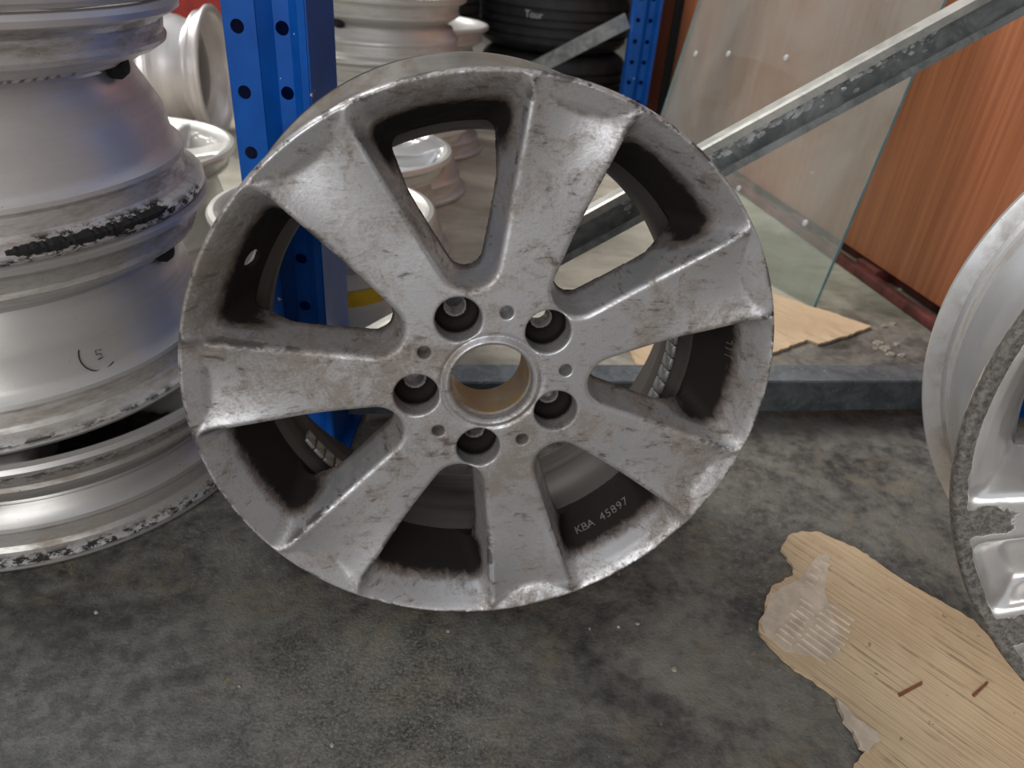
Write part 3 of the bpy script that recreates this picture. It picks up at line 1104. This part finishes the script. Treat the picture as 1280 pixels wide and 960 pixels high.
# flakes of lifted zinc lying in the channel
bmv, bmf = [], []
for i in range(420):
    s = rnd.uniform(.36, .74)
    a = rnd.gauss(.006, .0055)
    if abs(a) > .014:
        continue
    c = bd * s + bup * a + nrm * .0030
    sz = rnd.uniform(.0012, .0042) * (1.2 if s < .6 else .8)
    b = len(bmv)
    k = rnd.choice((4, 5, 6))
    a0 = rnd.uniform(0, 6.28)
    tl = rnd.uniform(-.0008, .0014)
    for j in range(k):
        an = a0 + 6.28318 * j / k
        q = rnd.uniform(.6, 1.1)
        bmv.append(tuple(c + bd * (sz * 1.5 * q * math.cos(an)) + bup * (sz * q * math.sin(an)) + nrm * (tl * math.cos(an))))
    bmf.append(tuple(range(b, b + k)))
fl = mesh_obj('zinc_flakes', bmv, bmf, 'flake', part(br, 'web'), False)
fl['kind'] = 'stuff'

beam = empty('rack_beam', (-.205, .770, .045))
tag(beam, 'dull galvanised floor-level rack beam behind the leaning wheel', 'beam')
e1 = d9 * .955 + Vector((0, 0, -.006))
V = []
prof = [(-.024, 0), (-.024, .044), (.022, .044), (.024, .042), (.024, 0)]   # (up, towards camera)
for p in (Vector((0, 0, 0)), e1):
    for a, b in prof:
        V.append(tuple(p + Vector((0, 0, 1)) * a + nrm * (b - .044)))
n_ = len(prof)
mesh_obj('beam_section', V, [(i, (i + 1) % n_, n_ + (i + 1) % n_, n_ + i) for i in range(n_)] + [tuple(range(n_ - 1, -1, -1)), tuple(range(n_, 2 * n_))], 'galv_dark', beam, False)

# thin brace of the rack behind, in front of the tyres
tb = empty('diagonal_brace', (-.02, 2.40, .20))
tag(tb, 'thin grey diagonal brace in front of the black tyres', 'brace')
sweep_profile('brace_section', [(-.014, -.02), (.014, -.02), (.014, .02), (.006, .02), (.006, -.012), (-.006, -.012), (-.006, .02), (-.014, .02)],
              (0, 0, 0), (.262, .0, .154), (0, 0, 1), 'galv', tb)


# ------------------------------------------------------------------ rims lying and standing behind the rack
near = lying_rim('alloy_wheel', 'pale rim with a yellow sticker lying close behind the blue post', -.292, 1.022, 0, .160, .205, 'rim_pale', face=(5, .03, False))
V, F = [], []
for i in range(13):
    a = math.radians(-78 + 4.5 * i)
    for z in (.085, .125):
        rr = .160 - .0345 + .0015
        V.append((rr * math.cos(a), rr * math.sin(a), z))
    if i:
        b = 2 * (i - 1)
        F.append((b, b + 2, b + 3, b + 1))
mesh_obj('yellow_sticker', V, F, 'yellow', part(near, 'barrel'))
lying_rim('alloy_wheel', 'silver rim lying face up between the sticker rim and the tall pale stack', -.338, 1.378, 0, .19, .200, 'rim_pale', face=(5, .032, False), face_mat='rim_bright', rot=.5)
lying_rim('alloy_wheel', 'white glaring rim lying face up behind the tall left stack', -.742, 1.300, 0, .205, .190, 'rim_pale', face=(5, .032, False), rot=.2)
zt = 0
for k, (hh, lab) in enumerate(((.165, 'bottom rim of the tall pale stack on the floor by the tyres'), (.135, 'second rim from the floor in the tall pale stack'),
                               (.125, 'third rim from the floor in the tall pale stack'), (.15, 'uppermost rim of the tall pale stack'))):
    r_ = lying_rim('alloy_wheel', lab, -.352 + (.006, -.008, -.012, -.005)[k], 1.778, zt, (.19, .188, .194, .194)[k], hh, 'rim_pale', flip=k % 2 == 1, group='rims in the tall pale stack', seg=96)
    if k == 2:
        valve(r_, -108, .158, .075, .013)
    zt += hh + .001
zt = 0
for k, (hh, lab) in enumerate(((.165, 'floor rim of the short tan stack beside the tyres'), (.165, 'upper rim of the short tan stack beside the tyres'))):
    lying_rim('alloy_wheel', lab, -.345, 2.185, zt, .198, hh, 'rim_pale', group='rims in the short tan stack', seg=96, flip=k == 0)
    zt += hh + .001


def standing_rim(label, x, y, R, H, yaw, mat, tilt=0.0):
    root = empty('alloy_wheel')
    root.matrix_world = Matrix.Translation((x, y, R)) @ Matrix.Rotation(yaw, 4, 'Z') @ Matrix.Rotation(math.pi / 2 + tilt, 4, 'Y')
    tag(root, label, 'wheel')
    V, F = lathe(rim_profile(R, H), 96)
    mesh_obj('barrel', V, F, mat, root, True, 30, dict(bead=np.zeros(len(V)), black=np.zeros(len(V))))
    V, F = lathe([(.03, .012), (R - .04, .03), (R - .04, .04), (.03, .03)], 64)
    mesh_obj('wheel_disc', V, F, 'inbarrel', root, True, 30, dict(bead=np.zeros(len(V)), black=np.zeros(len(V))))  # dark disc colour paints in the shaded rim interior
    return root


standing_rim('small silver rim standing on edge far behind the left stack', -1.045, 2.09, .166, .175, .10, 'rim')
standing_rim('dark rimmed wheel standing beyond the small silver rim', -.86, 2.42, .20, .15, .5, 'rim_grey')


# ------------------------------------------------------------------ tyres
TY = {}


def tyre(label, x, y, z, R=.305, H=.195, group='black tyres stacked behind the rack', text=None):
    root = empty('tyre', (x, y, z), rnd.uniform(0, 6))
    tag(root, label, 'tyre', group)
    if 'a' not in TY:
        p = [(.17, .02), (.18, .008), (.235, .0), (.265, .006), (.288, .018), (.298, .03)]
        zt_ = .03
        for g in (.055, .085, .11, .14):
            p += [(.304, zt_ + .004), (.305, g - .004), (.296, g - .003), (.296, g + .003), (.305, g + .004)]
            zt_ = g + .004
        p += [(.298, .165), (.288, .177), (.265, .189), (.235, .195), (.20, .187), (.19, .175), (.20, .15), (.29, .14), (.29, .05), (.2, .045)]
        p = [(a * .88, b) for a, b in p]
        V, F = lathe(p, 72)
        TY['a'] = mesh_obj('tyre_carcass', V, F, 'tyre', root, True, 30).data
        # tread cuts: shoulder blocks
        TY['b'] = None
    else:
        o = bpy.data.objects.new('tyre_carcass', TY['a'])
        COL.objects.link(o)
        o.parent = root
    return root


for col_, (x, y, nm) in enumerate(((.045, 2.98, 'right'), (-.50, 2.78, 'left'), (-1.28, 3.65, 'far'))):
    for k in range(4):
        where = ('beside the thin grey brace', 'behind the tall pale stack', 'behind the small standing rim')[col_]
        ordn = ('bottom tyre on the floor', 'second tyre from the floor', 'third tyre from the floor', 'top tyre')[k]
        t_ = tyre('black %s in the stack %s' % (ordn, where), x + rnd.uniform(-.015, .015), y, .196 * k)
        if col_ == 0 and k == 1:
            cu = bpy.data.curves.new('t', 'FONT')
            cu.body = 'Tour'
            cu.size = .032
            cu.extrude = .0006
            tmp = bpy.data.objects.new('t', cu)
            me_ = bpy.data.meshes.new_from_object(tmp)
            bpy.data.objects.remove(tmp)
            lo = finish('printed_mark', me_, 'white', t_, False)
            a = math.radians(248)
            rot_ = t_.rotation_euler.z
            lo.matrix_local = Matrix.Rotation(-rot_, 4, 'Z') @ Matrix.Translation((.2695 * math.cos(a), .2695 * math.sin(a), .112)) @ Matrix.Rotation(a + math.pi / 2, 4, 'Z') @ Matrix.Rotation(math.pi / 2, 4, 'X')

# red crate standing on a single tyre in the far left corner
tyre('lone black tyre lying under the red crate', -1.22, 2.95, 0)
cr = empty('red_crate', (-1.22, 2.93, .1965))
tag(cr, 'red plastic crate standing on a lone tyre', 'crate')
box('crate_wall', 0, -.16, .10, .42, .012, .2, 'redbox', cr)
box('crate_wall', 0, .16, .10, .42, .012, .2, 'redbox', cr)
box('crate_wall', -.204, 0, .10, .012, .31, .2, 'redbox', cr)
box('crate_wall', .204, 0, .10, .012, .31, .2, 'redbox', cr)
box('crate_base', 0, 0, .006, .40, .31, .012, 'redbox', cr)


# ------------------------------------------------------------------ boards and glass at the right
pd = Vector((.2334, -.9724, 0))
pn = Vector((.9724, .2334, 0))
angA = math.atan2(pd.y, pd.x)


def board(name, label, start, length, z0, height, thick, mat, direction=pd, normal=pn, lean=0.0):
    root = empty(name, (start[0], start[1], z0))
    tag(root, label, 'board')
    a = math.atan2(direction.y, direction.x)
    root.rotation_euler = (lean, 0, a)
    box('panel', length / 2, thick / 2, height / 2, length, thick, height, mat, root, None, .001)
    return root


bA = board('laminate_board', 'orange wood-grain board standing upright behind the glass sheet', (.436, 2.63), 1.62, .034, 1.3, .018, 'wood')
for (s, z) in ((1.475, .168), (1.53, .176)):
    V, F = lathe([(.0001, 0.004), (.003, .0035), (.0055, .001), (.006, -.002)], 16, False)
    bp_ = part(bA, 'panel')
    so = mesh_obj('screw_head', V, F, 'steel', bp_)
    so.matrix_local = Matrix.Translation(Vector((s, -.0005, z)) - bp_.location) @ Matrix.Rotation(math.pi / 2, 4, 'X')
bB = board('laminate_board', 'plain brown board standing left of the wood-grain board', (.352, 2.925), .235, .0, 1.3, .03, 'brown', Vector((.30, -.954, 0)))
box('dark_gap_strip', .240, .012, .65, .010, .034, 1.3, 'ink', bB)  # black strip painting in the dark gap between the boards
# red painted skid that the board stands on
sk = empty('red_skid', (.432, 2.645, 0), angA)
tag(sk, 'worn red painted timber skid under the wood-grain board', 'skid')
box('skid_runner', .83, -.018, .010, 1.60, .020, .020, 'red', sk, None, .003)
box('skid_runner', .83, .060, .016, 1.60, .05, .032, 'red', sk, None, .003)
for q in range(6):
    box('skid_block', .10 + q * .28, .018, .014, .07, .05, .026, 'red', sk, None, .002)

P0 = Vector((.553, 1.275, .002))
ge = Vector((.197, .2372, .9513)).normalized()
gg = Vector((-.51, .86, 0)).normalized()
gn = gg.cross(ge).normalized()
gl = empty('glass_sheet', P0)
tag(gl, 'dusty sheet of glass with a green edge leaning on the wood-grain board', 'glass')
gw, gh, gt = .585, .735, .008


def slab(name, a0, a1, b0, b1, t0, t1, mat):
    V = [tuple(gg * a + ge * b + gn * t) for t in (t0, t1) for a, b in ((a0, b0), (a1, b0), (a1, b1), (a0, b1))]
    F = [(3, 2, 1, 0), (4, 5, 6, 7), (0, 1, 5, 4), (1, 2, 6, 5), (2, 3, 7, 6), (3, 0, 4, 7)]
    return mesh_obj(name, V, F, mat, gl, False)


slab('glass_pane', .0006, gw, 0, gh, -gt / 2 + .0004, gt / 2 - .0004, 'glass')
slab('glass_edge', 0, .0005, 0, gh, -gt / 2, gt / 2, 'glass_edge')
slab('glass_edge', 0, gw, gh, gh + .0005, -gt / 2, gt / 2, 'glass_edge')
slab('glass_edge', gw, gw + .0005, 0, gh, -gt / 2, gt / 2, 'glass_edge')
for (px_, py_) in ((984, 73), (912, 68), (871, 68), (925, 236), (1008, 279)):
    cvec = ((px_ - 640) / 920, (py_ - 480) / 920, 1.0)
    vv = Vector([sum(M[i][k] * cvec[k] for k in range(3)) for i in range(3)])
    o_ = Vector((0, 0, CAM_H))
    k_ = (P0 - o_).dot(gn) / vv.dot(gn)
    hit = o_ + vv * k_ - P0
    V, F = lathe([(.0001, 0.0008), (.0045, .0008), (.006, 0)], 14, False)
    so = mesh_obj('glue_spot', V, F, 'spot', part(gl, 'glass_pane'))
    q = gn if gn.dot(Vector((0, -1, 0))) > 0 else -gn
    so.matrix_local = Matrix.Translation(hit + q * (gt / 2 + .0003)) @ q.to_track_quat('Z', 'Y').to_matrix().to_4x4()


# ------------------------------------------------------------------ cardboard
def ragged(pts, step, amp, seed):
    rr = random.Random(seed)
    out = []
    for i, p in enumerate(pts):
        q = pts[(i + 1) % len(pts)]
        L = math.hypot(q[0] - p[0], q[1] - p[1])
        n = max(1, int(L / step))
        for k in range(n):
            t = k / n
            out.append((p[0] + (q[0] - p[0]) * t + rr.uniform(-amp, amp) * (k > 0), p[1] + (q[1] - p[1]) * t + rr.uniform(-amp, amp) * (k > 0)))
    return out


def card_piece(label, px, seed, z0=.0005, th=.0035):
    pts = [ground(x, y)[:2] for x, y in px]
    c = (sum(p[0] for p in pts) / len(pts), sum(p[1] for p in pts) / len(pts))
    root = empty('cardboard_sheet', (c[0], c[1], z0))
    tag(root, label, 'cardboard')
    loc = [(p[0] - c[0], p[1] - c[1]) for p in pts]
    if sum(loc[i][0] * loc[(i + 1) % len(loc)][1] - loc[(i + 1) % len(loc)][0] * loc[i][1] for i in range(len(loc))) < 0:
        loc = loc[::-1]
    prism('card_layer', ragged(loc, .005, .0013, seed), 0, th, 'card', root)
    return root, c


cA, ccA = card_piece('torn brown cardboard sheet lying on the floor under the scraped wheel',
                     [(985, 672), (1000, 667), (1024, 668), (1072, 690), (1130, 730), (1215, 778), (1290, 860), (1420, 1000), (1330, 1060), (1160, 1100), (1065, 965),
                      (1085, 930), (1078, 915), (1062, 905), (1050, 884), (1036, 868), (1000, 843), (976, 825), (950, 797), (947, 780), (955, 765), (957, 748), (968, 733), (990, 722), (988, 707), (975, 690)], 5)


def px_patch(name, px, root, c, z0, th, mat, seed, step=.006, amp=.0006):
    pts = [ground(x, y)[:2] for x, y in px]
    loc = [(p[0] - c[0], p[1] - c[1]) for p in pts]
    if sum(loc[i][0] * loc[(i + 1) % len(loc)][1] - loc[(i + 1) % len(loc)][0] * loc[i][1] for i in range(len(loc))) < 0:
        loc = loc[::-1]
    return prism(name, ragged(loc, step, amp, seed), z0, z0 + th, mat, root)


# torn area showing the grey inner ply and its flutes
px_patch('torn_ply', [(1010, 712), (1022, 696), (1036, 698), (1033, 715), (1030, 745), (1038, 770), (1048, 795), (1046, 822), (1036, 828), (1005, 822), (980, 818), (955, 796), (950, 782), (957, 765), (962, 748), (975, 738), (998, 728)],
         cA, ccA, .0035, .0004, 'ply', 8)
rib_dir = (Vector(ground(1215, 778)) - Vector(ground(1072, 690))).normalized()
off = Vector((ccA[0], ccA[1], .0005))
for (pa, pb, cnt, ln) in (((996, 808), (1034, 758), 9, .034), ((970, 796), (1000, 752), 8, .018), ((1004, 728), (1022, 702), 4, .012)):
    A_, B_ = Vector(ground(*pa)), Vector(ground(*pb))
    for i in range(cnt):
        a = A_.lerp(B_, i / (cnt - 1)) + rib_dir * rnd.uniform(-.003, .003)
        b = a + rib_dir * ln * rnd.uniform(.75, 1.0)
        sweep_profile('flute', [(-.0017, 0), (-.0010, .0013), (.0010, .0013), (.0017, 0)], a - off + Vector((0, 0, .0044)), b - off + Vector((0, 0, .0044)), (0, 0, 1), 'ply', part(cA, 'torn_ply'))
# frayed strip along the lower edge
px_patch('frayed_ply', [(1043, 878), (1056, 888), (1070, 905), (1095, 921), (1098, 930), (1084, 945), (1072, 938), (1064, 918), (1052, 905)], cA, ccA, .0012, .0045, 'ply', 12, .004, .0012)
for px4 in ([(1120, 871), (1150, 855), (1151, 859), (1122, 875)], [(1212, 872), (1231, 855), (1233, 857), (1215, 875)]):
    px_patch('brown_splinter', px4, cA, ccA, .0036, .0008, 'red_brown', 2, .01, 0) if 'red_brown' in MAT else None
cB, ccB = card_piece('smaller brown cardboard sheet on the floor beside the glass sheet',
                     [(780, 425), (870, 385), (945, 362), (1012, 386), (1034, 392), (1050, 398), (1088, 411), (1060, 422), (1022, 433), (1008, 428), (960, 446), (900, 462), (800, 470)], 9, .0005, .005)

# chips of concrete on the floor
for i, (px_, py_, s) in enumerate(((1098, 430, 9), (1107, 437, 10), (1113, 444, 7), (1120, 431, 6), (1128, 445, 6), (1104, 409, 6), (1116, 405, 6), (1094, 436, 5), (1127, 362, 6), (1130, 371, 5))):
    g = ground(px_, py_)
    n = 7
    rr = random.Random(i)
    sc = s / 920 * 1.1
    pts = [(sc * rr.uniform(.6, 1.1) * math.cos(6.283 * k / n), sc * rr.uniform(.6, 1.1) * math.sin(6.283 * k / n)) for k in range(n)]
    hh = sc * .45
    V = [(x, y, 0) for x, y in pts] + [(x * .7, y * .7, hh * rr.uniform(.7, 1.2)) for x, y in pts]
    F = [tuple(range(n - 1, -1, -1)), tuple(range(n, 2 * n))] + [(k, (k + 1) % n, n + (k + 1) % n, n + k) for k in range(n)]
    o = mesh_obj('concrete_chip', V, F, 'white' if i >= 8 else 'chip', None, False)
    o.location = (g[0], g[1], .0002)
    tag(o, 'white chip of debris on the floor by the red skid' if i >= 8 else 'small grey concrete chip on the floor beyond the rack beam', 'debris',
        'white chips by the skid' if i >= 8 else 'concrete chips on the floor')

# loose grit on the bare floor in the foreground
for i, (px_, py_, sz) in enumerate(((415, 932, .0022), (843, 837, .0030), (797, 780, .0022), (773, 784, .0018), (560, 789, .0020), (737, 786, .0016), (120, 676 + 90, .0022), (300, 858, .0020))):
    g = ground(px_, py_)
    rr = random.Random(50 + i)
    n = 6
    pts = [(sz * rr.uniform(.6, 1.2) * math.cos(6.283 * k / n), sz * rr.uniform(.6, 1.2) * math.sin(6.283 * k / n)) for k in range(n)]
    V = [(x, y, 0) for x, y in pts] + [(x * .6, y * .6, sz * .7) for x, y in pts]
    F = [tuple(range(n - 1, -1, -1)), tuple(range(n, 2 * n))] + [(k, (k + 1) % n, n + (k + 1) % n, n + k) for k in range(n)]
    o = mesh_obj('grit_stone', V, F, 'spot' if i % 3 == 0 else 'chip', None, False)
    o.location = (g[0], g[1], .0002)
    tag(o, 'tiny loose grit stone on the bare floor in front of the leaning wheel', 'debris', 'grit on the bare floor')
